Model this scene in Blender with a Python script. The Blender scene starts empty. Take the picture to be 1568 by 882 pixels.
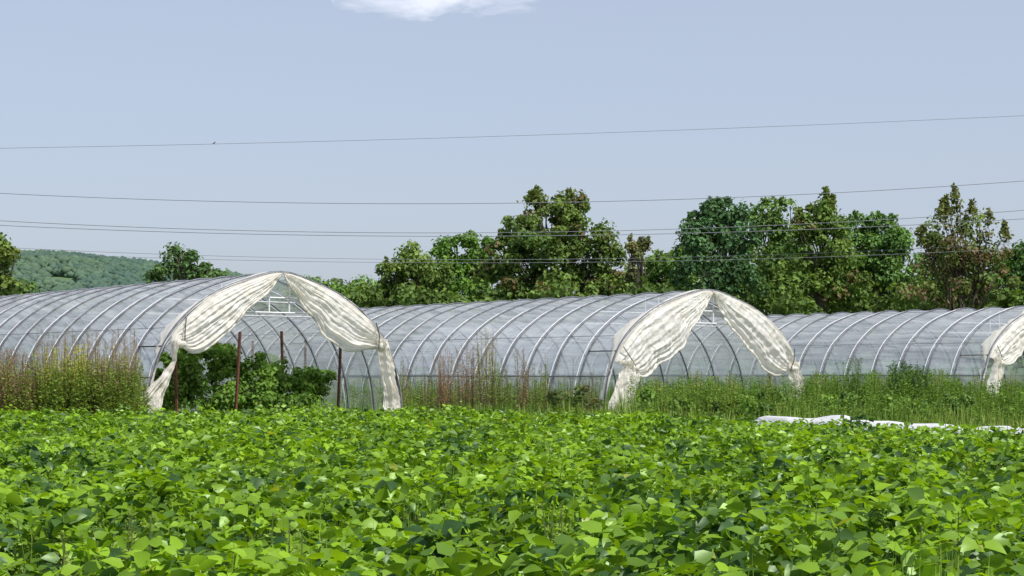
import bpy, math, random
import numpy as np
from mathutils import Vector
rng=np.random.default_rng(7); random.seed(7)
F=2600.0; CX=784.0; HY=570.0; CH=1.6
def W(px,py,z): return np.array([(px-CX)/F*z, z, CH+(HY-py)/F*z])
def G(px,z): return np.array([(px-CX)/F*z, z, 0.0])
scene=bpy.context.scene

# ---------------- materials
def newmat(name):
    m=bpy.data.materials.new(name); m.use_nodes=True
    nt=m.node_tree; nt.nodes.clear()
    out=nt.nodes.new('ShaderNodeOutputMaterial')
    return m,nt,out
def N(nt,t,**kw):
    n=nt.nodes.new(t)
    for k,v in kw.items():
        if k in n.inputs.keys(): n.inputs[k].default_value=v
        else: setattr(n,k,v)
    return n
def leafmat(name,transl=0.35,gloss=0.08,rough=0.45,tint=(1.25,1.25,0.5)):
    m,nt,out=newmat(name); L=nt.links.new
    a=N(nt,'ShaderNodeVertexColor',layer_name='col')
    d=N(nt,'ShaderNodeBsdfDiffuse'); t=N(nt,'ShaderNodeBsdfTranslucent'); g=N(nt,'ShaderNodeBsdfGlossy',Roughness=rough)
    g.inputs['Color'].default_value=(0.6,0.75,0.55,1)
    mul=N(nt,'ShaderNodeMix',data_type='RGBA',blend_type='MULTIPLY'); mul.inputs[0].default_value=1
    mul.inputs[7].default_value=(*tint,1)
    L(a.outputs['Color'],mul.inputs[6]); L(mul.outputs[2],t.inputs['Color']); L(a.outputs['Color'],d.inputs['Color'])
    m1=N(nt,'ShaderNodeMixShader'); m1.inputs[0].default_value=transl
    L(d.outputs[0],m1.inputs[1]); L(t.outputs[0],m1.inputs[2])
    m2=N(nt,'ShaderNodeMixShader'); m2.inputs[0].default_value=gloss
    L(m1.outputs[0],m2.inputs[1]); L(g.outputs[0],m2.inputs[2]); L(m2.outputs[0],out.inputs[0])
    return m
def pbr(name,c1,c2=None,scale=5,rough=0.7,metal=0,bump=0):
    m,nt,out=newmat(name); L=nt.links.new
    p=N(nt,'ShaderNodeBsdfPrincipled',Roughness=rough,Metallic=metal)
    L(p.outputs[0],out.inputs[0]); c2=c2 or c1
    tc=N(nt,'ShaderNodeTexCoord'); nz=N(nt,'ShaderNodeTexNoise',Scale=scale,Detail=6.0)
    L(tc.outputs['Object'],nz.inputs['Vector'])
    r=N(nt,'ShaderNodeValToRGB'); r.color_ramp.elements[0].position=.35; r.color_ramp.elements[1].position=.65
    r.color_ramp.elements[0].color=(*c1,1); r.color_ramp.elements[1].color=(*c2,1)
    L(nz.outputs[0],r.inputs[0]); L(r.outputs[0],p.inputs['Base Color'])
    if bump:
        b=N(nt,'ShaderNodeBump',Strength=bump); L(nz.outputs[0],b.inputs['Height']); L(b.outputs[0],p.inputs['Normal'])
    return m
def filmmat(name,alpha_lo,alpha_hi,c1,c2,gloss,rough,transl,scale,bumps=0.0):
    m,nt,out=newmat(name); L=nt.links.new
    a=N(nt,'ShaderNodeVertexColor',layer_name='col')
    mp=N(nt,'ShaderNodeMapping'); mp.inputs['Scale'].default_value=scale
    L(a.outputs['Color'],mp.inputs['Vector'])
    nz=N(nt,'ShaderNodeTexNoise',Scale=1.0,Detail=5.0,Roughness=.6); L(mp.outputs[0],nz.inputs['Vector'])
    r=N(nt,'ShaderNodeValToRGB'); r.color_ramp.elements[0].position=.35; r.color_ramp.elements[1].position=.65
    r.color_ramp.elements[0].color=(*c1,1); r.color_ramp.elements[1].color=(*c2,1); L(nz.outputs[0],r.inputs[0])
    mr=N(nt,'ShaderNodeMapRange'); mr.inputs[1].default_value=.35; mr.inputs[2].default_value=.65
    mr.inputs[3].default_value=alpha_lo; mr.inputs[4].default_value=alpha_hi; L(nz.outputs[0],mr.inputs[0])
    d=N(nt,'ShaderNodeBsdfDiffuse'); t=N(nt,'ShaderNodeBsdfTranslucent'); g=N(nt,'ShaderNodeBsdfGlossy',Roughness=rough)
    g.inputs['Color'].default_value=(.95,.95,1,1)
    L(r.outputs[0],d.inputs[0]); L(r.outputs[0],t.inputs[0])
    m1=N(nt,'ShaderNodeMixShader'); m1.inputs[0].default_value=transl; L(d.outputs[0],m1.inputs[1]); L(t.outputs[0],m1.inputs[2])
    m2=N(nt,'ShaderNodeMixShader'); m2.inputs[0].default_value=gloss; L(m1.outputs[0],m2.inputs[1]); L(g.outputs[0],m2.inputs[2])
    tr=N(nt,'ShaderNodeBsdfTransparent'); m3=N(nt,'ShaderNodeMixShader')
    L(mr.outputs[0],m3.inputs[0]); L(tr.outputs[0],m3.inputs[1]); L(m2.outputs[0],m3.inputs[2]); L(m3.outputs[0],out.inputs[0])
    if bumps:
        b=N(nt,'ShaderNodeBump',Strength=bumps,Distance=0.1); L(nz.outputs[0],b.inputs['Height'])
        for s in (d,t,g): L(b.outputs[0],s.inputs['Normal'])
    return m

M_LEAF=leafmat('tree_leaf',.33,.02,.6)
M_BEAN=leafmat('bean_leaf',.42,.05,.42,(1.35,1.3,.3))
M_WEED=leafmat('weed_leaf',.38,.02,.6,(1.3,1.25,.6))
M_BARK=pbr('bark',(.05,.04,.03),(.11,.09,.07),3,.9,0,.4)
M_FILM=filmmat('greenhouse_film',.32,.58,(.70,.75,.85),(.90,.93,.97),.34,.18,.40,(.22,3.2,1),.35)
M_SIDE=filmmat('side_film',.16,.34,(.72,.78,.76),(.88,.90,.90),.24,.22,.5,(.5,3.0,1),.3)
M_CURT=filmmat('cream_curtain',.78,.95,(.86,.82,.73),(.92,.905,.865),.04,.45,.44,(1.2,1.2,1),.3)
M_COVER=filmmat('row_cover_fabric',.95,1.0,(.70,.71,.74),(.80,.81,.84),.02,.5,.25,(1.5,1.5,1),.4)
M_PIPE=pbr('galvanized_pipe',(.08,.09,.11),(.15,.16,.19),6,.5,.4)
M_STRAPW=pbr('white_strap',(.62,.64,.68),(.76,.78,.82),6,.6)
M_RUST=pbr('rusted_steel',(.09,.035,.02),(.16,.06,.035),9,.85)
M_BLACK=pbr('black_strap',(.03,.03,.035),(.05,.05,.05),9,.7)
M_WIRE=pbr('wire_metal',(.13,.14,.17),(.17,.18,.2),9,.6)
M_WOOD=pbr('weathered_wood',(.14,.11,.08),(.25,.2,.15),5,.9)

# ---------------- mesh builder
class MB:
    def __init__(s): s.V=[];s.P=[];s.C=[];s.n=0
    def add(s,V,Fc,mat=0,col=(1,1,1),smooth=False):
        V=np.asarray(V,dtype=np.float32).reshape(-1,3); Fc=np.asarray(Fc,dtype=np.int64)
        if len(V)==0: return
        V=np.nan_to_num(V)
        s.V.append(V); s.P.append((Fc+s.n,mat,smooth)); s.n+=len(V)
        c=np.asarray(col,dtype=np.float32)
        if c.ndim==1: c=np.tile(c,(len(V),1))
        s.C.append(c)
    def build(s,name,mats,parent=None):
        V=np.concatenate(s.V); C=np.concatenate(s.C)
        loops=np.concatenate([p[0].reshape(-1) for p in s.P])
        tot=np.concatenate([np.full(len(p[0]),p[0].shape[1]) for p in s.P])
        mi=np.concatenate([np.full(len(p[0]),p[1]) for p in s.P]); sm=np.concatenate([np.full(len(p[0]),p[2]) for p in s.P])
        st=np.concatenate([[0],np.cumsum(tot)[:-1]])
        me=bpy.data.meshes.new(name)
        me.vertices.add(len(V)); me.vertices.foreach_set('co',V.ravel())
        me.loops.add(len(loops)); me.loops.foreach_set('vertex_index',loops.astype(np.int32))
        me.polygons.add(len(tot)); me.polygons.foreach_set('loop_start',st.astype(np.int32)); 
        me.polygons.foreach_set('loop_total',tot.astype(np.int32))
        me.polygons.foreach_set('material_index',mi.astype(np.int32)); me.polygons.foreach_set('use_smooth',sm.astype(bool))
        a=me.color_attributes.new('col','FLOAT_COLOR','POINT')
        a.data.foreach_set('color',np.concatenate([C,np.ones((len(C),1),np.float32)],1).astype(np.float32).ravel())
        me.update(calc_edges=True); me.validate()
        for m in mats: me.materials.append(m)
        o=bpy.data.objects.new(name,me); scene.collection.objects.link(o)
        if parent: o.parent=parent
        return o
def empty(name):
    o=bpy.data.objects.new(name,None); scene.collection.objects.link(o); return o
def unit(v): return v/np.maximum(np.linalg.norm(v,axis=-1,keepdims=True),1e-9)
def tube(pts,r,n=6):
    pts=np.asarray(pts,float); m=len(pts); r=np.broadcast_to(np.asarray(r,float),(m,))
    t=unit(np.gradient(pts,axis=0)); mean=unit(pts[-1]-pts[0]+1e-6)
    up=np.array([0,0,1.]) if abs(mean[2])<.85 else np.array([0,1.,0])
    a=np.cross(t,up); bad=np.linalg.norm(a,axis=1)<.05; a[bad]=np.array([1,0,0]); a=unit(a)
    for i in range(1,m):
        if np.dot(a[i],a[i-1])<0: a[i]=-a[i]
    b=np.cross(t,a); th=np.arange(n)/n*2*np.pi
    V=pts[:,None]+r[:,None,None]*(a[:,None]*np.cos(th)[None,:,None]+b[:,None]*np.sin(th)[None,:,None])
    Fc=[]
    for i in range(m-1):
        for j in range(n):
            k=(j+1)%n; Fc.append((i*n+j,i*n+k,(i+1)*n+k,(i+1)*n+j))
    return V.reshape(-1,3),np.array(Fc)
def grid(nu,nv):
    i,j=np.meshgrid(np.arange(nu-1),np.arange(nv-1),indexing='ij'); i=i.ravel();j=j.ravel()
    return np.stack([i*nv+j,(i+1)*nv+j,(i+1)*nv+j+1,i*nv+j+1],1)
def inst(T,Fc,pos,f,n,scale):
    f=unit(f); x=unit(np.cross(f,n)); n=np.cross(x,f)
    S=T[None]*scale[:,None,:]
    V=pos[:,None]+S[...,0:1]*x[:,None]+S[...,1:2]*f[:,None]+S[...,2:3]*n[:,None]
    FF=(Fc[None]+(np.arange(len(pos))*len(T))[:,None,None]).reshape(-1,Fc.shape[1])
    return V.reshape(-1,3),FF
def waves(k,smin,smax,seed):
    r=np.random.default_rng(seed); th=r.uniform(0,2*np.pi,k); wl=np.exp(r.uniform(np.log(smin),np.log(smax),k)); ph=r.uniform(0,6.28,k)
    def f(x,y):
        s=0
        for a,l,p in zip(th,wl,ph): s=s+np.sin((x*np.cos(a)+y*np.sin(a))*2*np.pi/l+p)
        return s/np.sqrt(k/2)
    return f
LEAF8=np.array([(0,0,0),(-.40,.26,.05),(.40,.26,.05),(0,.33,-.03),(-.30,.62,.03),(.30,.62,.03),(0,.68,-.04),(0,1.05,-.16)],float)
LEAF8F=np.array([(0,3,1),(0,2,3),(1,3,6),(1,6,4),(3,2,5),(3,5,6),(4,6,7),(6,5,7)])
KITE=np.array([(0,0,0),(-.38,.42,.06),(0,1,-.1),(.38,.42,.06)],float); KITEF=np.array([(0,2,1),(0,3,2)])
BLADE=np.array([(-.5,0,0),(.5,0,0),(-.42,.45,.0),(.42,.45,.0),(-.25,.8,-.06),(.25,.8,-.06),(0,1,-.16)],float)
BLADEF=np.array([(0,1,3),(0,3,2),(2,3,5),(2,5,4),(4,5,6)])
def rdir(n,r=rng):
    return unit(r.normal(size=(n,3)))

# ---------------- foliage from lobes (world-space ellipsoids)
def foliage(mb,lobes,leaf,clr,lpc,kdens,colA,colB,seed,mat=0,third=None):
    r=np.random.default_rng(seed)
    for (c,rx,ry,rz) in lobes:
        nc=max(4,int(kdens*rx*rz/(clr*clr)))
        d=rdir(nc,r); rad=r.uniform(.30,1.0,nc)**.6
        cc=c+d*rad[:,None]*np.array([rx,ry,rz])
        cs=clr*r.uniform(.5,1.35,nc)
        cm=r.uniform(0,1,nc)
        cb=np.clip(r.normal(1,.2,nc),.6,1.5)
        idx=np.repeat(np.arange(nc),lpc); n=len(idx)
        dd=rdir(n,r); rr=r.uniform(0.2,1.25,n)**.5
        off=dd*rr[:,None]*np.stack([cs[idx],cs[idx],cs[idx]*.8],1)
        p=cc[idx]+off
        nn=unit(dd*.9+rdir(n,r)*.7+np.array([0,0,.55]))
        ff=unit(np.cross(nn,rdir(n,r))+np.array([0,0,-.25]))
        s=leaf*r.uniform(.6,1.35,n)
        V,Fc=inst(KITE,KITEF,p,ff,nn,np.stack([s,s,s],1))
        t=np.clip(cm[idx]*.65+r.uniform(0,.35,n),0,1)[:,None]
        col=np.array(colA)*(1-t)+np.array(colB)*t
        if third is not None:
            msk=(r.uniform(0,1,nc)<third[1])[idx]&(r.uniform(0,1,n)<.5)
            col[msk]=np.array(third[0])*r.uniform(.7,1.3,(msk.sum(),1))
        col=col*cb[idx][:,None]*r.uniform(.75,1.25,(n,1))
        mb.add(V,Fc,mat,np.repeat(col,4,0))

TG=2.0
def tree(name,z,lobes,colA=(.035,.075,.016),colB=(.09,.145,.03),leaf=.32,clr=.72,lpc=80,kd=1.5,third=None,seed=1,shoots=(),trunk_px=None):
    mb=MB(); r=np.random.default_rng(seed+99)
    colA=tuple(np.array(colA)*TG+np.array([.003,.004,.006])); colB=tuple(np.array(colB)*TG)
    L=[]
    for (px,py,rx,ry) in lobes:
        z2=z+r.uniform(-.4,.4)*rx/F*z
        L.append((W(px,py,z2),rx/F*z,rx/F*z*.9,ry/F*z))
    foliage(mb,L,leaf,clr,lpc,kd*1.75,colA,colB,seed,0,third=third)
    cx=np.mean([l[0] for l in L],0); tp=np.array([cx[0],cx[1],0.]); 
    if trunk_px is not None: tp=G(trunk_px,z)
    hgt=max(l[0][2] for l in L)
    fork=np.array([tp[0]+(cx[0]-tp[0])*.4,cx[1],hgt*.33])
    R0=.017*hgt+.04
    pts=[tp,tp*.6+fork*.4+np.array([.1,0,0]),fork]
    V,Fc=tube(pts,[R0*1.25,R0,R0*.8],8); mb.add(V,Fc,1)
    for l in L:
        e=l[0]+np.array([0,0,l[3]*.5]); mid=fork*.5+e*.5+r.normal(size=3)*.3
        V,Fc=tube([fork,mid,e],[R0*.5,R0*.25,.03],6); mb.add(V,Fc,1)
        for k in range(4):
            e2=l[0]+rdir(1,r)[0]*np.array([l[1],l[2],l[3]])*.9
            V,Fc=tube([mid,(mid+e2)/2+r.normal(size=3)*.2,e2],[R0*.2,.05,.02],4); mb.add(V,Fc,1)
    for (px,py0,py1,w) in shoots:
        a=W(px,py0,z); b=W(px+r.uniform(-4,4),py1,z); V,Fc=tube([a,(a+b)/2+r.normal(size=3)*.1,b],[.07,.04,.02],4); mb.add(V,Fc,1)
        n=int(20+abs(py0-py1)*6); t=r.uniform(0,1,n)
        w2=w/F*z
        p=a+(b-a)*t[:,None]+r.normal(size=(n,3))*np.array([w2,w2,.2])*(1.05-t[:,None])
        nn=rdir(n,r); ff=unit(np.cross(nn,rdir(n,r))); s=leaf*r.uniform(.6,1.2,n)
        V,Fc=inst(KITE,KITEF,p,ff,nn,np.stack([s,s,s],1)); tt=r.uniform(0,1,(n,1))
        cA=np.array(third[0])*.4+np.array(colA)*.6 if third is not None else np.array(colA)
        mb.add(V,Fc,0,np.repeat(cA*(1-tt)+np.array(colB)*tt,4,0))
    return mb.build(name,[M_LEAF,M_BARK])

RB=(.20,.14,.07)
tree('maple_tree',85,[(-15,420,40,32),(5,392,26,20),(-40,380,35,30),(20,440,22,16),(-5,377,12,10)],colB=(.12,.15,.03),seed=11,leaf=.26,clr=.6)
tree('maple_tree',105,[(255,412,24,16),(290,405,34,20),(278,393,20,12),(315,415,18,14),(235,428,22,10),(330,428,16,10),(285,425,50,14)],colA=(.03,.065,.02),colB=(.065,.11,.035),seed=12,clr=.55,leaf=.26,kd=.9)
tree('maple_tree',150,[(470,438,28,16),(505,440,26,12),(530,445,26,16),(560,442,24,16),(480,455,40,15)],colA=(.05,.10,.02),colB=(.10,.17,.035),seed=13)
tree('cottonwood_tree',128,[(605,425,28,28),(632,402,24,24),(655,420,34,30),(600,450,40,20),(650,450,40,20),(625,430,40,34),(575,445,26,22)],colA=(.05,.09,.02),colB=(.11,.15,.035),third=(RB,.08),seed=14,shoots=[(633,395,374,7),(592,410,398,5)])
tree('cottonwood_tree',136,[(700,392,38,28),(728,378,28,20),(680,380,24,14),(710,420,52,34),(745,395,28,30),(700,450,54,26),(670,410,26,26)],colA=(.045,.10,.018),colB=(.10,.17,.03),seed=15,shoots=[(700,375,360,8),(722,368,354,8)])
tree('oak_tree',122,[(825,312,24,22),(870,318,30,25),(845,345,48,34),(803,360,40,32),(900,362,42,34),(778,397,36,34),(850,400,78,46),(925,392,32,34),(775,440,48,34),(860,446,88,32),(935,430,38,34),(845,370,64,42),(760,420,30,30)],
     colA=(.036,.072,.016),colB=(.09,.125,.028),third=(RB,.2),seed=16,kd=1.5,shoots=[(822,305,286,7),(812,312,292,6),(872,305,291,7),(890,312,298,6),(858,318,298,5),(798,350,332,8),(922,368,347,6),(770,375,352,6)])
tree('poplar_tree',118,[(968,378,9,10),(985,372,8,8),(975,392,14,10),(972,412,18,14)],colA=(.07,.08,.03),colB=(.11,.13,.04),third=(RB,.2),seed=17,kd=.8,clr=.5,leaf=.22,lpc=60,shoots=[(965,385,360,4),(990,380,362,4),(978,385,364,5)])
tree('maple_tree',140,[(1005,410,36,24),(1030,402,30,18),(985,430,30,24),(1020,440,45,30)],colA=(.045,.09,.02),colB=(.09,.14,.03),seed=18,shoots=[(1010,395,385,8)])
tree('ash_tree',118,[(1078,334,27,24),(1110,330,30,24),(1128,352,30,26),(1072,365,28,30),(1100,385,54,40),(1080,425,50,36),(1125,430,42,36),(1100,350,40,30)],colA=(.027,.064,.024),colB=(.06,.11,.045),seed=19,kd=1.6,shoots=[(1085,320,307,8),(1110,315,304,8),(1055,350,328,6)])
tree('ash_tree',128,[(1165,330,26,20),(1190,325,26,18),(1180,360,42,34),(1200,395,46,40),(1175,435,46,36)],colA=(.032,.07,.018),colB=(.085,.135,.035),seed=20,kd=1.6,shoots=[(1172,315,306,8),(1195,315,305,8)])
tree('cottonwood_tree',120,[(1250,345,32,26),(1266,325,14,14),(1228,350,24,24),(1260,385,52,38),(1230,425,48,36),(1285,425,42,36),(1270,360,36,30)],colA=(.045,.085,.016),colB=(.095,.14,.03),third=(RB,.08),seed=21,kd=1.5,shoots=[(1264,320,288,6),(1272,325,300,5),(1242,325,314,7),(1225,330,320,6)])
tree('maple_tree',132,[(1320,352,36,22),(1350,352,32,22),(1370,364,24,22),(1335,385,56,36),(1370,415,44,40),(1320,430,54,36)],colA=(.032,.075,.018),colB=(.08,.14,.035),seed=22,kd=1.6,shoots=[(1310,335,325,8),(1345,335,327,8),(1368,345,329,7)])
tree('copper_beech_tree',112,[(1465,342,22,22),(1435,352,24,20),(1500,352,24,20),(1455,378,44,26),(1510,385,32,26),(1425,392,26,24),(1470,415,60,34),(1450,445,62,28),(1520,440,42,30),(1470,385,50,30)],
     colA=(.05,.08,.02),colB=(.10,.125,.035),third=((.25,.16,.11),.5),seed=23,kd=1.05,lpc=75,clr=.65,leaf=.26,shoots=[(1465,325,284,6),(1440,335,305,6),(1490,330,308,7),(1515,345,322,6),(1412,375,345,6),(1540,370,340,6),(1450,335,298,4)])
tree('maple_tree',120,[(1560,400,22,24),(1585,395,30,24),(1570,435,44,40),(1610,400,40,40)],colA=(.03,.07,.02),colB=(.07,.125,.03),seed=24)
mb=MB(); L=[]
for px in range(560,1700,24):
    z=118+random.uniform(-4,8); t=random.uniform(425,448) if px>740 else random.uniform(438,450)
    L.append((W(px,t+28,z),1.7,1.4,28/F*z)); L.append((W(px+10,515,z),1.6,1.5,1.8))
for px in range(1010,1640,36):
    z=146+random.uniform(-4,4); t=random.uniform(365,395); L.append((W(px,t+40,z),2.6,2,40/F*z)); L.append((W(px,t+90,z),2.6,2,40/F*z))
foliage(mb,L,.40,.85,60,1.7,(.065,.12,.027),(.15,.23,.055),31)
mb.build('hedgerow',[M_LEAF])
mb=MB(); L=[]
for px in range(-200,1900,30):
    z=230+random.uniform(-10,10); t=random.uniform(424,440) if px>430 else random.uniform(452,462)
    L.append((W(px,t+25,z),3.2,3,25/F*z)); L.append((W(px,510,z),3.2,3,4))
foliage(mb,L,.7,1.3,45,1.6,(.08,.13,.06),(.15,.21,.08),32)
mb.build('distant_tree_row',[M_LEAF])

# ---------------- hill
zh=1500
xs=np.array([-2500,-1200,-600,0,100,230,350,500,800,1568,2600]); hs=np.array([150,205,195,180,177,163,146,124,100,90,80])
def hz(X,Y):
    px=X/np.maximum(Y,1)*F+CX
    h=np.interp(px,xs,hs)/F*zh
    t=np.clip((Y-900)/600,0,1); t2=np.clip((Y-1500)/900,0,1)
    return h*(t*t*(3-2*t))*(1-t2*t2*(3-2*t2))+CH*t
X=np.linspace(-1900,1500,150); Y=np.linspace(900,2400,60); XX,YY=np.meshgrid(X,Y,indexing='ij')
wv=waves(10,80,400,5)
ZZ=hz(XX,YY)+wv(XX,YY)*1.0*np.clip((YY-900)/300,0,1)-4
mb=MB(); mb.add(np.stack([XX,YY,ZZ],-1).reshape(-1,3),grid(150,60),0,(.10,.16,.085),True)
import bmesh
bm=bmesh.new(); bmesh.ops.create_icosphere(bm,subdivisions=1,radius=1); bm.verts.ensure_lookup_table()
ICO1=np.array([v.co[:] for v in bm.verts]); ICO1F=np.array([[v.index for v in f.verts] for f in bm.faces]); bm.free()
bm=bmesh.new(); bmesh.ops.create_icosphere(bm,subdivisions=2,radius=1); bm.verts.ensure_lookup_table()
ICO=np.array([v.co[:] for v in bm.verts]); ICOF=np.array([[v.index for v in f.verts] for f in bm.faces]); bm.free()
n=30000; yy=rng.uniform(1020,1540,n); xx=rng.uniform(-.50,-.09,n)*yy
pxx=xx/yy*F+CX; hh=hz(xx,yy)
clear=((np.abs(pxx-97)<22)&(np.abs(yy-1290)<22))|((np.abs(pxx-68)<10)&(np.abs(yy-1330)<14))
k=~clear; xx,yy,hh=xx[k],yy[k],hh[k]; n=len(xx)
s=rng.uniform(1.8,4.2,n)
Vv=ICO1[None]*(1+rng.uniform(-.35,.35,(n,len(ICO1),1)))*s[:,None,None]*np.array([1,1,.85])+np.stack([xx,yy,hh+rng.uniform(-3,1.2,n)],1)[:,None]
FF=(ICO1F[None]+(np.arange(n)*len(ICO1))[:,None,None]).reshape(-1,3)
tn=np.clip(wv(xx*2,yy*2)*.25+.5+rng.normal(0,.25,n),0,1)[:,None]
c=(np.array([.060,.105,.088])*(1-tn)+np.array([.092,.145,.092])*tn)*rng.uniform(.85,1.15,(n,1))  # bluish greens: distance haze is mixed into the crown colours
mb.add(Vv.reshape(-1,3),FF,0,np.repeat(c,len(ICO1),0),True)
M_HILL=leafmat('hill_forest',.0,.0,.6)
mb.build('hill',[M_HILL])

# ---------------- ground
m,nt,out=newmat('ground_soil_grass'); Lk=nt.links.new
p=N(nt,'ShaderNodeBsdfPrincipled',Roughness=.95); Lk(p.outputs[0],out.inputs[0])
tc=N(nt,'ShaderNodeTexCoord'); n1=N(nt,'ShaderNodeTexNoise',Scale=.15,Detail=8.0,Roughness=.7); n2=N(nt,'ShaderNodeTexNoise',Scale=6.0,Detail=8.0,Roughness=.7)
Lk(tc.outputs['Object'],n1.inputs['Vector']); Lk(tc.outputs['Object'],n2.inputs['Vector'])
r1=N(nt,'ShaderNodeValToRGB'); r1.color_ramp.elements[0].color=(.04,.055,.015,1); r1.color_ramp.elements[1].color=(.09,.15,.03,1); r1.color_ramp.elements[0].position=.35; r1.color_ramp.elements[1].position=.6
r2=N(nt,'ShaderNodeValToRGB'); r2.color_ramp.elements[0].color=(.35,.3,.25,1); r2.color_ramp.elements[1].color=(1.2,1.2,1.1,1)
Lk(n1.outputs[0],r1.inputs[0]); Lk(n2.outputs[0],r2.inputs[0])
mx=N(nt,'ShaderNodeMix',data_type='RGBA',blend_type='MULTIPLY'); mx.inputs[0].default_value=1
Lk(r1.outputs[0],mx.inputs[6]); Lk(r2.outputs[0],mx.inputs[7]); Lk(mx.outputs[2],p.inputs['Base Color'])
bp=N(nt,'ShaderNodeBump',Strength=.6,Distance=.05); Lk(n2.outputs[0],bp.inputs['Height']); Lk(bp.outputs[0],p.inputs['Normal'])
gx=np.linspace(-6000,6000,40); gy=np.linspace(-400,9000,40); A,B=np.meshgrid(gx,gy,indexing='ij')
mb=MB(); mb.add(np.stack([A,B,0*A],-1).reshape(-1,3),grid(40,40)); mb.build('ground',[m])

# ---------------- high tunnels
AX=np.array([-.629,.777,0]); EU=np.array([.777,.629,0])
CP=np.array([(-1.2,4.28),(0,4.60),(1.1,4.36),(2.2,3.93),(3.05,3.36),(3.70,2.68),(4.13,1.85),(4.36,.95),(4.45,0),(4.47,-.9)],float)
def catmull(P,sub=8):
    o=[]
    for i in range(1,len(P)-2):
        p0,p1,p2,p3=P[i-1:i+3]
        for t in np.linspace(0,1,sub,endpoint=False):
            o.append(.5*((2*p1)+(-p0+p2)*t+(2*p0-5*p1+4*p2-p3)*t*t+(-p0+3*p1-3*p2+p3)*t**3))
    o.append(P[-2]); return np.array(o)
HALF=catmull(CP,7)
def resamp(P,n):
    d=np.concatenate([[0],np.cumsum(np.linalg.norm(np.diff(P,axis=0),axis=1))]); t=np.linspace(0,d[-1],n)
    return np.stack([np.interp(t,d,P[:,k]) for k in range(P.shape[1])],1)
def high_tunnel(Px,Py,a,Ht,L,tieL,tieR,innerL,innerR,lowL,lowR,seed,bars=True):
    root=empty('high_tunnel'); r=np.random.default_rng(seed)
    half=HALF*np.array([a/4.45,Ht/4.6]); P0=np.array([Px,Py,0.])
    full=np.concatenate([half[::-1]*np.array([-1,1]),half[1:]]); 
    def w(u,v,d): 
        u,v,d=np.broadcast_arrays(np.asarray(u,float),np.asarray(v,float),np.asarray(d,float))
        return P0+u[...,None]*EU+d[...,None]*AX+v[...,None]*np.array([0,0,1.])
    bay=1.5; nb=int(L/bay); per=6
    prof=resamp(full,61); dist=np.concatenate([[0],np.cumsum(np.linalg.norm(np.diff(prof,axis=0),axis=1))])
    ds=np.arange(nb*per+1)/per*bay
    fr=(ds/bay)%1; sag=np.sin(np.pi*fr)
    wv=waves(14,.5,3,seed)
    U=prof[None,:,0]*np.ones((len(ds),1)); Vv=prof[None,:,1]*np.ones((len(ds),1))
    nrm=np.stack([np.gradient(prof[:,1]),-np.gradient(prof[:,0])],1); nrm=unit(nrm)*-1
    off=-.085*sag[:,None]*np.ones((1,61))+.020*wv(ds[:,None]*1.0,dist[None]*1.0)*sag[:,None]
    slack=r.uniform(.4,1.7,nb+1)[np.minimum((ds/bay).astype(int),nb)]
    off*=slack[:,None]
    U=U+nrm[None,:,0]*off; Vv=Vv+nrm[None,:,1]*off
    pos=w(U,Vv,ds[:,None]*np.ones((1,61)))
    col=np.stack([ds[:,None]*np.ones((1,61))+seed*10,dist[None]*np.ones((len(ds),1)),np.zeros(U.shape)],-1)
    g=grid(len(ds),61)
    jj=g[:,0]%61; vm=prof[jj,1]; top=vm>1.45
    mb=MB(); 
    mb.add(pos.reshape(-1,3),g[top],0,col.reshape(-1,3),True)
    mb.add(pos.reshape(-1,3),g[~top],1,col.reshape(-1,3),True)
    n=len(prof); ev=w(prof[:,0],prof[:,1],nb*bay); eb=w(prof[:,0],prof[:,1]*0,nb*bay)
    V=np.stack([eb,ev],1).reshape(-1,3); mb.add(V,grid(n,2),1,(1,2,3),False)
    mb.build('plastic_film',[M_FILM,M_SIDE],root)
    mb=MB(); hp=resamp(full,41)
    for i in range(nb+1):
        V,Fc=tube(w(hp[:,0]*1.003,hp[:,1]+.02,i*bay),r.uniform(.030,.040) if i else .05,6); mb.add(V,Fc,0,smooth=True)
        if i<nb:
            k=i*bay+r.uniform(.10,.2)
            pp=resamp(full,41); nn=np.stack([np.gradient(pp[:,1]),-np.gradient(pp[:,0])],1); nn=-unit(nn)
            q=pp+nn*.012
            V,Fc=tube(w(q[:,0],q[:,1],k+np.sin(np.linspace(0,9,41))*.03),.016,4); mb.add(V,Fc,1)
    for uu,vv,rr in ((0,Ht-.1,.03),):
        V,Fc=tube(w([0,0],[vv,vv],[0,nb*bay]),rr,6); mb.add(V,Fc,0)
    for sgn in (-1,1):
        for vv,rr in ((1.45,.022),(2.9,.010),(.08,.07)):
            uu=sgn*np.interp(vv,half[::-1,1],half[::-1,0])*1.004
            V,Fc=tube(w([uu,uu],[vv,vv],[0,nb*bay]),rr,6); mb.add(V,Fc,0)
    mb.build('hoop_frame',[M_PIPE,M_STRAPW],root)
    mb=MB()
    def bar(p,q,rr=.03,mat=0,d=.06):
        V,Fc=tube(w([p[0],q[0]],[p[1],q[1]],[d,d]),rr,6); mb.add(V,Fc,mat)
    if bars:
        for dd in (.1,3.0):
            for vv in (Ht-.75,Ht-1.2):
                uu=np.interp(vv,half[::-1,1],half[::-1,0]); bar((-uu,vv),(uu,vv),.028,1,dd)
            bar((-.35,Ht-1.2),(-.35,Ht-.12),.025,1,dd); bar((.35,Ht-1.2),(.35,Ht-.12),.025,1,dd)
    for sgn in (-1,1):
        u0=sgn*np.interp(2.35,half[::-1,1],half[::-1,0])
        V,Fc=tube(w([u0*1.01]*2,[2.35,2.35],[0,1.5]),.022,5); mb.add(V,Fc,2)
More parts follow.
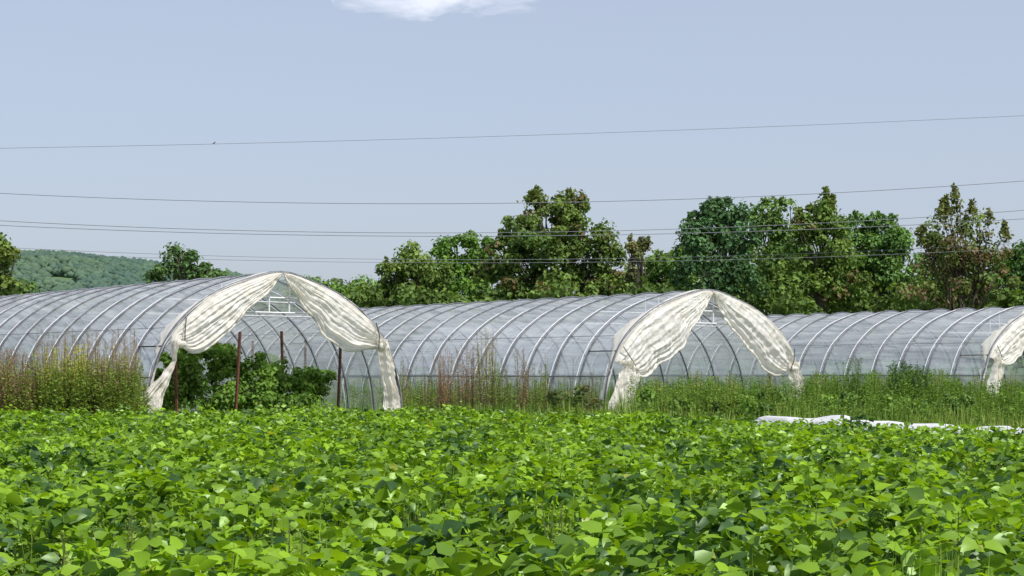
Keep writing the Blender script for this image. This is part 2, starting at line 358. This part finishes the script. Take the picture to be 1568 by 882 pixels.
    for sgn,tie in ((-1,tieL),(1,tieR)):
        vo=tie[1]+.75; uo=np.interp(vo,half[::-1,1],half[::-1,0])
        pts=[(uo+.04,vo),(uo*.5+tie[0]*.5,vo*.5+tie[1]*.5-.02),(tie[0]-.12,tie[1]-.08)]
        V,Fc=tube(w([sgn*q[0] for q in pts],[q[1] for q in pts],[-.22,-.34,-.36]),.018,5); mb.add(V,Fc,2)
    mb.build('end_frame',[M_PIPE,M_STRAPW,M_BLACK],root)
    for sgn,tie,inner,low in ((-1,tieL,innerL,lowL),(1,tieR,innerR,lowR)):
        mb=MB(); ns,nw=110,90
        vt=tie[1]+.25; k=half[:,1]>=vt; O=half[k]; ut=np.interp(vt,half[::-1,1],half[::-1,0]); O=resamp(np.vstack([O,[ut,vt]]),ns)
        I=catmull(np.array([[inner[0][0]-.1,inner[0][1]+.3]]+[list(q) for q in inner]+[[tie[0]+.3,tie[1]]]),10); I=resamp(I,ns)
        sd_=seed*7+sgn
        jw=waves(5,.15,.6,sd_+11); sI=np.linspace(0,1,ns); I=I+np.stack([.05*jw(sI,0*sI),.06*jw(sI+3,0*sI)],1)*np.sin(np.pi*sI)[:,None]
        s=np.linspace(0,1,ns)[:,None]; t=np.linspace(0,1,nw)[None]
        U=O[:,0:1]*(1-t)+I[:,0:1]*t; Vz=O[:,1:2]*(1-t)+I[:,1:2]*t
        f1=waves(10,.35,1.3,sd_+40); f2=waves(14,.25,1.2,sd_+60); cr=waves(16,.18,.7,sd_+80); cr2=waves(16,.10,.3,sd_+90)
        S2=s+0*t; T2=t+0*s
        depth=np.clip(.55+.45*f2(T2*1.2,S2*1.2),.1,1.3)
        fold=f1(T2*1.9,S2*.28+T2*0)+.5*f1(T2*3.7+5,S2*.5+3)
        ridge=-np.abs(f2(T2*2.6+9,S2*.45+2))*.9
        amp=(.012+.024*t+.036*s**2)
        D=-.17-amp*(fold*depth+ridge)-.016*cr(U,Vz)-.0045*cr2(U,Vz)-.10*np.sin(np.pi*t)*np.sin(np.pi*s)
        D=np.minimum(D,-.03)*np.clip(t*8,0.45,1)
        pos=w(sgn*U,Vz,D); col=np.stack([U+seed,Vz,D*3],-1)
        mb.add(pos.reshape(-1,3),grid(ns,nw),0,col.reshape(-1,3),True)
        e=w(sgn*I[:,0],I[:,1],D[:,-1]-.02); V,Fc=tube(e,.035,6); mb.add(V,Fc,0,np.tile([3.,2.,1.],(len(V),1)),True)
        pr=resamp(half,60); ww=np.linspace(0,1,8)[None]; 
        nn2=np.stack([-np.gradient(pr[:,1]),np.gradient(pr[:,0])],1); nn2=unit(nn2)
        wid=.45+.22*np.sin(np.linspace(0,14,60))+r.normal(size=60)*.06
        Uo=pr[:,0:1]+np.abs(nn2[:,0:1])*(.05*np.sin(np.pi*ww*.8+.3)); Vo=pr[:,1:2]+np.abs(nn2[:,1:2])*(.06*np.sin(np.pi*ww*.8+.3))
        Dd=-.08+ww*wid[:,None]
        Uo=Uo+.02*np.sin(ww*9+np.linspace(0,30,60)[:,None])
        pos=w(sgn*Uo,Vo,Dd); mb.add(pos.reshape(-1,3),grid(60,8),0,np.stack([Uo+5,Vo,Dd],-1).reshape(-1,3),True)
        nl=90; q=np.linspace(0,1,nl)[:,None]
        cz=vt*(1-q)+low['z']*q
        ui=np.interp(q,[0,.07,.2,.6,1],[I[-1,0]-.05,tie[0]-.02,low['u'][0],low['u'][1],low['u'][2]])+.05*np.sin(q*11+seed)*q
        uo=np.interp(q,[0,.07,.3,.75,1],[ut,tie[0]+low['c'],ut+.03 if low['full'] else low['u'][0]+low['w'],low['o']-.02,low['o']])+.05*np.sin(q*9)*q
        U=uo*(1-t)+ui*t; C2=cz+0*U; Q2=q+0*t; T2=t+0*q
        fold=f1(T2*2.4,Q2*.35)+.6*f1(T2*4.6+3,Q2*.6)+.4*f2(T2*5+1,Q2*1.1)
        D=-.24-.042*fold-.018*cr(U*.8,C2)-.10*np.sin(np.pi*t)-.006*cr2(U,C2)
        pos=w(sgn*U,C2,D); mb.add(pos.reshape(-1,3),grid(nl,nw),0,np.stack([U+seed+3,C2,D*3],-1).reshape(-1,3),True)
        bb=ICO*np.array([.20,.14,.15])*(1+.3*np.sin(ICO[:,0:1]*9)+.15*r.normal(size=(len(ICO),1)))
        c0=w(sgn*(tie[0]+.05),tie[1],-.24); mb.add(bb+c0,ICOF,0,bb*4,True)
        mb.build('curtain_left' if sgn<0 else 'curtain_right',[M_CURT],root)
    return root
high_tunnel(-6.98,51.3,4.45,4.6,42,(3.55,2.42),(3.45,2.40),
  [(0.06,4.55),(.7,3.90),(1.5,3.20),(2.3,2.50),(3.0,2.18),(3.5,2.40)],
  [(0.0,4.55),(.55,3.85),(1.15,3.05),(1.8,2.5),(2.6,2.28),(3.4,2.38)],
  dict(u=(3.65,3.9,4.25),o=5.0,z=.15,c=.25,w=.8,full=True),dict(u=(3.40,3.55,3.65),o=4.25,z=.1,c=.3,w=.55,full=False),1)
high_tunnel(7.22,62.4,5.15,4.6,45,(4.0,1.75),(4.2,1.75),
  [(0.0,4.5),(.7,3.5),(1.5,2.7),(2.5,1.85),(3.3,1.45),(3.9,1.6)],
  [(0.1,4.5),(.8,3.45),(1.7,2.6),(2.7,1.9),(3.5,1.5),(4.1,1.6)],
  dict(u=(3.7,3.9,4.0),o=5.2,z=.05,c=.4,w=.9,full=True),dict(u=(4.1,4.2,4.3),o=5.15,z=.1,c=.4,w=.9,full=True),2,bars=True)
high_tunnel(24.3,76.5,5.3,4.6,45,(4.2,2.0),(4.2,2.0),
  [(0.0,4.5),(.8,3.7),(1.7,3.0),(2.7,2.4),(3.5,2.0),(4.1,1.95)],
  [(0.1,4.5),(.8,3.7),(1.7,3.0),(2.7,2.4),(3.5,2.0),(4.1,1.95)],
  dict(u=(4.1,4.2,4.3),o=5.3,z=.05,c=.4,w=.9,full=True),dict(u=(4.1,4.2,4.3),o=5.25,z=.1,c=.4,w=.9,full=True),3)

# ---------------- stakes & tomato plants
for (px,z,ty,dx) in ((271,50.0,528,-.05),(360,50.5,508,.15),(435,54.5,507,-.08),(517,54.0,524,.1),(387,61,522,0),(466,62,520,.05),(330,60,525,0)):
    mb=MB(); b=G(px,z); t=W(px,ty,z)+np.array([dx,0,0]); V,Fc=tube([b,(b+t)/2,t],.05,5); mb.add(V,Fc)
    V,Fc=tube([b+np.array([.02,-.05,.3]),t+np.array([.02,-.05,-.03])],.02,4); mb.add(V,Fc)
    mb.build('trellis_stake',[M_RUST])
mb=MB(); L=[]
for (px,py,rx,ry,z) in ((275,572,34,42,51),(310,560,38,30,52.5),(300,600,55,28,51),(350,572,34,38,52.5),(395,568,34,30,53),(380,600,60,28,52.5),(440,583,32,30,53.5),(475,588,36,34,54),(490,580,20,22,54.5),(420,560,26,20,60),(350,546,28,20,59),(430,610,60,18,52),(250,590,22,30,50.5),(325,545,18,16,52),(285,540,16,14,51)):
    L.append((W(px,py,z),rx/F*z,rx/F*z,ry/F*z))
foliage(mb,L,.14,.22,75,2.1,(.08,.17,.028),(.20,.34,.06),41)
mb.build('tomato_plants',[M_WEED])

# ---------------- grass / weeds
def grass(mb,pos,h,wd,colA,colB,lean=.35,r=rng):
    n=len(pos); az=r.uniform(0,6.28,n)
    f=np.stack([np.cos(az)*lean*r.uniform(.1,1.2,n),np.sin(az)*lean*r.uniform(.1,1.2,n),np.ones(n)],1)
    nn=np.stack([-np.cos(az),-np.sin(az),np.full(n,.3)],1)
    V,Fc=inst(BLADE,BLADEF,pos,f,-nn,np.stack([np.full(n,1.)*wd,h,h],1))
    t=r.uniform(0,1,(n,1)); c=(np.array(colA)*(1-t)+np.array(colB)*t)*r.uniform(.75,1.25,(n,1))
    mb.add(V,Fc,0,np.repeat(c,len(BLADE),0))
def stalks(mb,bases,hs,lf,colL,colS,nl=26,spread=.25,top=.0,r=rng,plume=None):
    for b,h in zip(bases,hs):
        ln=r.normal(size=2)*.06*h; e=b+np.array([ln[0],ln[1],h]); mid=(b+e)/2+np.append(r.normal(size=2)*.03,0)
        V,Fc=tube([b,mid,e],[.012,.009,.004],3); mb.add(V,Fc,0,colS)
        n=int(nl*h*r.uniform(.7,1.3))+4; t=r.uniform(.12,1,n); az=r.uniform(0,6.28,n)
        p=b+(e-b)*t[:,None]; d=np.stack([np.cos(az),np.sin(az),r.uniform(-.1,.9,n)],1)
        br=spread*(1.08-t)*r.uniform(.0,1,n); p=p+unit(d)*br[:,None]
        s=lf*r.uniform(.6,1.3,n)*(1.15-.6*t)
        nn=unit(rdir(n,r)+np.array([0,0,1.])); V,Fc=inst(KITE,KITEF,p,d,nn,np.stack([s*.55,s,s],1))
        c=np.array(colL)*r.uniform(.6,1.4,(n,1))
        if plume is not None:
            mk=t>.72; c[mk]=np.array(plume)*r.uniform(.7,1.3,(mk.sum(),1))
        mb.add(V,Fc,0,np.repeat(c,4,0))
def zedge(X):
    return np.interp(X,[-30,-13,-1.5,3.5,6.1,8.5,11,16],[44,46.5,47.2,42.5,38.5,31.5,30.2,29])
gh=waves(10,2,9,77); gt=waves(8,1.5,6,78)
n=80000; x=rng.uniform(-20,34,n); y=rng.uniform(30,82,n)
front=51.3+(x+6.98)*.81
k=(y>zedge(x)+1.0)&(y<front-.3)&((x>3.3)|(rng.uniform(size=n)<.6))&(np.abs(x)<.36*y+2); x,y,front=x[k],y[k],front[k]
hh=(.62+.26*gh(x,y))*rng.uniform(.5,1.35,len(x)); hh=np.clip(hh,.2,1.5); hh=np.where(x<3.0,hh*.75,hh)
hh=np.where((y<front-9)&(x>4),hh*.62,hh)
mb=MB(); dk=gt(x,y)+rng.normal(0,.4,len(x))>.15
P_=np.stack([x,y,0*x],1)
grass(mb,P_[dk],hh[dk],.034,(.09,.17,.03),(.19,.29,.06),.6)
grass(mb,P_[~dk],hh[~dk],.034,(.17,.25,.04),(.31,.40,.11),.6)
n=14000; d=rng.uniform(0,40,n); u=rng.uniform(-9,7,n)
for (P,a) in (((7.22,62.4),5.15),((24.3,76.5),5.3)):
    q=np.array([P[0],P[1]])[None]+u[:,None]*EU[:2]+d[:,None]*AX[:2]
    h2=np.where(np.abs(u)<a,.9,.5)*rng.uniform(.5,1.3,n); kk=(np.abs(np.abs(u)-a)>.2)
    grass(mb,np.append(q[kk],np.zeros((kk.sum(),1)),1),h2[kk],.045,(.11,.21,.035),(.22,.36,.07),.5)
n=7000; d=rng.uniform(-.6,30,n); u=-rng.uniform(4.8,6.6,n); q=np.array([-6.98,51.3])+u[:,None]*EU[:2]+d[:,None]*AX[:2]
grass(mb,np.append(q,np.zeros((n,1)),1),rng.uniform(.4,1.1,n),.03,(.12,.18,.03),(.28,.3,.10),.5)
mb.build('meadow_grass',[M_WEED])
mb=MB()
def scatter(pxa,pxb,za,zb,n,ha,hb):
    px=rng.uniform(pxa,pxb,n); z=rng.uniform(za,zb,n)
    return [G(a,b) for a,b in zip(px,z)],rng.uniform(ha,hb,n)
for args in ((990,1180,54,60,150,.8,1.4),(1040,1240,56,62,130,.9,1.5),(1240,1340,58,66,150,1.0,1.6),(1330,1470,52,64,180,1.0,1.7),(1450,1580,50,62,150,.8,1.4),(1200,1600,46,54,160,.5,.95)):
    b,h=scatter(*args); stalks(mb,b,h,.15,(.15,.26,.045),(.08,.13,.03),46,.3)
b,h=scatter(1365,1415,55,58,60,1.3,2.0); stalks(mb,b,h,.15,(.07,.14,.04),(.06,.10,.03),60,.34)
b,h=scatter(960,1130,52,57,110,.8,1.5); stalks(mb,b,h,.12,(.22,.33,.06),(.14,.18,.05),44,.24)
b,h=scatter(1298,1322,58,60,12,1.6,2.3); stalks(mb,b,h,.11,(.12,.2,.05),(.1,.14,.04),50,.2)
for px in (1010,1062,1125,1178,1255,1345,1440,1500,1545):
    b,h=scatter(px-8,px+8,52,56,7,1.2,1.7); stalks(mb,b,h,.10,(.17,.27,.05),(.12,.16,.04),50,.16,plume=(.28,.3,.12))
L=[]; L2=[]
for i in range(46):
    px=rng.uniform(985,1600); z=rng.uniform(49,58); r0=rng.uniform(.3,.65); hgt=rng.uniform(.35,.85); b=G(px,z)
    (L if rng.uniform()<.55 else L2).append((b+np.array([0,0,hgt*.75]),r0,r0,hgt*.7))
foliage(mb,L,.13,.2,45,1.3,(.11,.21,.035),(.20,.32,.06),61)
foliage(mb,L2,.12,.2,45,1.3,(.06,.125,.03),(.13,.22,.05),62)
mb.build('meadow_weeds',[M_WEED])
mb=MB()
b,h=scatter(-40,228,45.6,48,240,.9,2.0); stalks(mb,b,h,.12,(.20,.29,.05),(.15,.15,.05),48,.22)
b,h=scatter(60,135,46,47.5,90,1.5,2.4); stalks(mb,b,h,.11,(.26,.36,.06),(.2,.22,.06),54,.15,plume=(.44,.46,.12))
b,h=scatter(150,205,46,47.5,70,1.3,2.3); stalks(mb,b,h,.11,(.22,.31,.06),(.18,.18,.06),50,.17,plume=(.36,.34,.16))
mb.build('goldenrod_weeds',[M_WEED])
mb=MB()
b,h=scatter(-40,62,45.9,48.5,180,1.2,2.3); stalks(mb,b,h,.08,(.36,.25,.16),(.27,.19,.12),48,.26)
b,h=scatter(60,215,46.6,48.6,150,1.7,2.9); stalks(mb,b,h,.07,(.40,.30,.21),(.31,.23,.15),40,.22)
mb.build('dry_weeds',[M_WEED])
def alongwall(n,d0,d1,o0,o1):
    d=rng.uniform(d0,d1,n); u=-5.15-rng.uniform(o0,o1,n); q=np.array([7.22,62.4])+u[:,None]*EU[:2]+d[:,None]*AX[:2]
    return np.append(q,np.zeros((n,1)),1)
mb=MB(); 
stalks(mb,alongwall(280,-.5,14,.4,2.2),rng.uniform(.5,1.35,280),.13,(.18,.28,.05),(.12,.13,.04),42,.26)
stalks(mb,alongwall(55,0,13,.6,2.2),rng.uniform(1.2,2.3,55),.09,(.30,.26,.13),(.22,.16,.1),40,.2)
for px,z,n,ha,hb,c,pl in ((680,62,16,1.6,2.6,(.34,.21,.15),(.38,.22,.17)),(715,61,14,1.8,2.9,(.34,.21,.15),None),(745,60,20,2.2,3.2,(.32,.33,.16),(.42,.37,.23)),(762,60,14,1.6,2.4,(.2,.29,.06),None),(800,59,12,1.6,2.6,(.32,.24,.16),None),(825,58,12,1.2,2.0,(.2,.28,.07),None),(615,63,9,1.0,1.7,(.2,.28,.07),None),(655,62,9,1.0,1.7,(.2,.24,.07),None),(905,57,10,1.0,1.7,(.2,.22,.09),None)):
    b,h=scatter(px-11,px+11,z-.7,z+.7,n,ha,hb); stalks(mb,b,h,.09,c,(.2,.14,.1),44,.24,plume=pl)
L=[(W(px,py,57),rx/F*57,rx/F*57,ry/F*57) for px,py,rx,ry in ((865,607,22,18),(890,600,14,16),(850,612,14,12),(905,610,16,14))]
foliage(mb,L,.12,.22,40,1.4,(.06,.11,.03),(.13,.18,.05),51,third=((.15,.08,.05),.2))
mb.build('pigweed_plants',[M_WEED])

# ---------------- row cover
mb=MB(); nL=200
pxs=np.linspace(1142,1900,nL); zz=np.interp(pxs,[1140,1200,1568,1900],[39.5,38,33,29]); 
ty=np.interp(pxs,[1140,1155,1200,1240,1290,1340,1400,1480,1568,1900],[645,637,640,642,637,646,650,655,658,690])
cw=waves(8,.6,2.5,61)
rows=[]
for i in range(nL):
    top=W(pxs[i],ty[i],zz[i]); e0=min(1,(i+1)/8)**.5; T=(top[2]+.012*cw(top[0],0))*(.55+.45*e0)
    dirv=np.array([.35,.94,0]); 
    row=[]
    for j,a in enumerate(np.linspace(-1,1,26)):
        hgt=T*max(0,(1-abs(a)**3.2)); 
        p=np.array([top[0],top[1],0])+dirv*(a*.6+.5)+np.array([0,0,max(.01,hgt+.014*cw(top[0]*1.2+2*a,a*2+4)*(1-abs(a)**3))])
        row.append(p)
    rows.append(row)
R=np.array(rows); mb.add(R.reshape(-1,3),grid(nL,26),0,R.reshape(-1,3),True); mb.build('row_cover',[M_COVER])

# ---------------- bean crop
big=waves(10,2.5,12,101); med=waves(14,.5,1.6,102); tone=waves(12,.8,5,103)
def canopy(x,y):
    rowc=(y*1.0+x*.10+.5*big(x*.5,y*.5))/.85
    rr=np.abs(((rowc)%1)-.5)*2
    return .49+.055*big(x,y)+.08*med(x,y)-.20*rr**2.2, rr
def beans(y0,y1,dens,T,TF,size,smooth,seed):
    r=np.random.default_rng(seed)
    n=int((y1-y0)*2*(.32*y1+3)*dens); x=r.uniform(-1,1,n)*(.32*y1+3); y=r.uniform(y0,y1,n)
    k=(np.abs(x)<.31*y+2.0)&(y<zedge(x)); x,y=x[k],y[k]
    h,rr=canopy(x,y); k=r.uniform(size=len(x))>rr**3*.55; x,y,h=x[k],y[k],h[k]; n=len(x)
    z=h-np.abs(r.normal(0,.09,n))+np.where(r.uniform(size=n)<.07,r.uniform(0,.13,n),0)
    az=r.uniform(0,6.28,n); tn=tone(x,y)*.65+r.normal(0,.7,n); tilt=r.normal(0,.55,(n,2))
    out=[]
    for da in (0,1.75,-1.75):
        a=az+da; droop=r.uniform(-1.0,.6,n)
        f=np.stack([np.cos(a),np.sin(a),droop],1); nn=np.stack([tilt[:,0]*1.2,tilt[:,1]*1.2,np.ones(n)],1)+r.normal(0,.3,(n,3))
        s=size*r.uniform(.5,1.3,n)
        base=np.stack([x,y,z],1)+unit(f)*(.015+ (0.03 if da==0 else 0))
        V,Fc=inst(T,TF,base,f,nn,np.stack([s*.9,s,s],1))
        t=np.clip(.54+.42*tn+r.normal(0,.10,n),0,1)[:,None]
        c=np.array([.042,.105,.026])*(1-t)+np.array([.270,.455,.024])*t
        c=c*r.uniform(.82,1.15,(n,1))
        yl=r.uniform(size=n)<.006; c[yl]=np.array([.38,.43,.08])
        out.append((V,Fc,np.repeat(c,len(T),0)))
    return out
mb=MB()
for args in ((5.5,13,128,LEAF8,LEAF8F,.122,True,1),(13,23,92,LEAF8,LEAF8F,.122,True,2),(23,34,70,KITE,KITEF,.135,False,3),(34,48,52,KITE,KITEF,.15,False,4)):
    for V,Fc,c in beans(*args): mb.add(V,Fc,0,c,args[6])
r=np.random.default_rng(9); n=9000; y=r.uniform(5.5,20,n); x=r.uniform(-1,1,n)*(.32*y+1.5); h,_=canopy(x,y)
pp=np.stack([x,y,0*x],1); grass(mb,pp,h*r.uniform(.7,1.0,n),.008,(.12,.2,.04),(.2,.28,.06),.3,r)
mb.build('bean_crop',[M_BEAN])
mb=MB()
b=[];h=[]
for (px,z,n,ha,hb) in ((225,11,3,.55,.72),(475,11,3,.5,.66),(835,12,4,.5,.7),(1440,10.5,5,.5,.72),(90,10.5,3,.5,.7),(1500,18,4,.55,.75)):
    bb,hh=scatter(px-30,px+30,z-.3,z+.3,n,ha,hb); b+=bb; h+=list(hh)
stalks(mb,b,h,.06,(.26,.36,.08),(.22,.28,.08),60,.12)
bb,hh=scatter(0,1568,10,30,70,.5,.70); stalks(mb,bb,hh,.05,(.26,.38,.08),(.2,.28,.08),50,.08)
q,_h=scatter(1380,1480,8.8,9.6,60,.5,.72); grass(mb,np.array(q),_h,.012,(.22,.34,.07),(.3,.42,.1),.6)
q,_h=scatter(0,1568,9,20,300,.5,.70); grass(mb,np.array(q),_h,.012,(.2,.32,.05),(.3,.4,.1),.7)
mb.build('field_weeds',[M_WEED])

# ---------------- power lines
root=empty('power_line'); zw=108.
wires=[((0,227),(784,208),(1568,177)),((0,296),(784,311),(1568,277)),((0,338),(784,356),(1568,322)),((0,345),(784,361.5),(1568,335)),((30,380),(600,397),(1568,372)),((30,387),(600,402),(1568,380))]
for i,w3 in enumerate(wires):
    c=np.polyfit([q[0] for q in w3],[q[1] for q in w3],2); px=np.linspace(-700,2300,90); py=np.polyval(c,px); z=zw+(i%3)*.8
    pts=np.stack([(px-CX)/F*z,np.full(90,z),CH+(HY-py)/F*z],1)
    mb=MB(); V,Fc=tube(pts,.013 if i in(0,4,5) else .019,5); mb.add(V,Fc); mb.build('wire_%d'%(i+1),[M_WIRE],root)
    if i==0: bird_at=np.array([np.interp(328,px,pts[:,0]),z,np.interp(328,px,pts[:,2])])
for k,px in enumerate((-700,2300)):
    mb=MB(); V,Fc=tube([G(px,zw+.8),G(px,zw+.8)+np.array([0,0,12.]),G(px,zw+.8)+np.array([0,0,24.])],[.3,.24,.18],10); mb.add(V,Fc)
    for py in (300,350,390):
        h=CH+(HY-py)/F*zw; c=G(px,zw+.5); V,Fc=tube([c+np.array([0,-2,h]),c+np.array([0,3,h])],.1,6); mb.add(V,Fc)
    mb.build('pole_%d'%(k+1),[M_WOOD],root)
mb=MB()
V,Fc=tube(bird_at+.7*np.array([(-.13,0,.03),(-.08,0,.06),(0,0,.09),(.05,0,.13),(.08,0,.17),(.11,0,.18),(.14,0,.175)]),[.006,.02,.04,.035,.025,.02,.004],8); mb.add(V,Fc,0,smooth=True)
V,Fc=tube(bird_at+.7*np.array([(-.10,0,.06),(-.2,0,-.01)]),[.018,.012],6); mb.add(V,Fc)
mb.build('bird',[M_BLACK])

# ---------------- cloud
m,nt,out=newmat('cloud_vapour'); Lk=nt.links.new
tc=N(nt,'ShaderNodeTexCoord'); nz=N(nt,'ShaderNodeTexNoise',Scale=2.6,Detail=8.0,Roughness=.55); Lk(tc.outputs['Generated'],nz.inputs['Vector'])
sub=N(nt,'ShaderNodeVectorMath',operation='SUBTRACT'); sub.inputs[1].default_value=(.5,.5,0); Lk(tc.outputs['Generated'],sub.inputs[0])
mul=N(nt,'ShaderNodeVectorMath',operation='MULTIPLY'); mul.inputs[1].default_value=(2,2,0); Lk(sub.outputs[0],mul.inputs[0])
ln=N(nt,'ShaderNodeVectorMath',operation='LENGTH'); Lk(mul.outputs[0],ln.inputs[0])
ma=N(nt,'ShaderNodeMath',operation='MULTIPLY_ADD'); Lk(ln.outputs['Value'],ma.inputs[0]); ma.inputs[1].default_value=-.5; Lk(nz.outputs[0],ma.inputs[2])
mr=N(nt,'ShaderNodeMapRange'); Lk(ma.outputs[0],mr.inputs[0]); mr.inputs[1].default_value=.03; mr.inputs[2].default_value=.42; mr.inputs[3].default_value=0; mr.inputs[4].default_value=.42
t1=N(nt,'ShaderNodeBsdfTranslucent'); t1.inputs[0].default_value=(.82,.82,.84,1); tr=N(nt,'ShaderNodeBsdfTransparent'); mx=N(nt,'ShaderNodeMixShader')
Lk(mr.outputs[0],mx.inputs[0]); Lk(tr.outputs[0],mx.inputs[1]); Lk(t1.outputs[0],mx.inputs[2]); Lk(mx.outputs[0],out.inputs[0])
c=W(686,-2,7000); gx=np.linspace(-480,480,12); gy=np.linspace(-370,430,12); A,B=np.meshgrid(gx,gy,indexing='ij')
mb=MB(); mb.add(np.stack([A+c[0],B+c[1],c[2]+20*np.sin(A/200)],-1).reshape(-1,3),grid(12,12),0,smooth=True); mb.build('cloud',[m])

# ---------------- light, sky, camera
EL=54; AZ=136   # azimuth clockwise from +Y (view direction)
w=bpy.data.worlds.new('World'); scene.world=w; w.use_nodes=True; nt=w.node_tree; nt.nodes.clear()
o=nt.nodes.new('ShaderNodeOutputWorld'); bg=nt.nodes.new('ShaderNodeBackground'); sk=nt.nodes.new('ShaderNodeTexSky')
sk.sky_type='NISHITA'; sk.sun_disc=False; sk.sun_elevation=math.radians(EL); sk.sun_rotation=math.radians(AZ); sk.air_density=1.0; sk.dust_density=2.5; sk.ozone_density=2.0
hz_=nt.nodes.new('ShaderNodeMix'); hz_.data_type='RGBA'; hz_.inputs[0].default_value=.55   # summer haze veils the clear-sky colour
S=.135; hz_.inputs[7].default_value=(.64/S,.70/S,.85/S,1)
nt.links.new(sk.outputs[0],hz_.inputs[6]); nt.links.new(hz_.outputs[2],bg.inputs[0])
bg.inputs[1].default_value=S; nt.links.new(bg.outputs[0],o.inputs[0])
sd=Vector((math.sin(math.radians(AZ))*math.cos(math.radians(EL)),math.cos(math.radians(AZ))*math.cos(math.radians(EL)),math.sin(math.radians(EL))))
l=bpy.data.lights.new('sun','SUN'); l.energy=5.0; l.angle=math.radians(.5); l.color=(1,.95,.87); lo=bpy.data.objects.new('sun',l); scene.collection.objects.link(lo)
lo.rotation_euler=(-sd).to_track_quat('-Z','Y').to_euler()
cam=bpy.data.cameras.new('camera'); co=bpy.data.objects.new('camera',cam); scene.collection.objects.link(co); scene.camera=co
cam.sensor_width=36; cam.lens=F/1568*36; cam.shift_y=(HY-441)/1568; cam.clip_end=20000; cam.clip_start=.1
co.location=(0,0,CH); co.rotation_euler=(math.radians(90),0,0)
scene.view_settings.view_transform='Standard'; scene.view_settings.look='None'; scene.view_settings.exposure=0
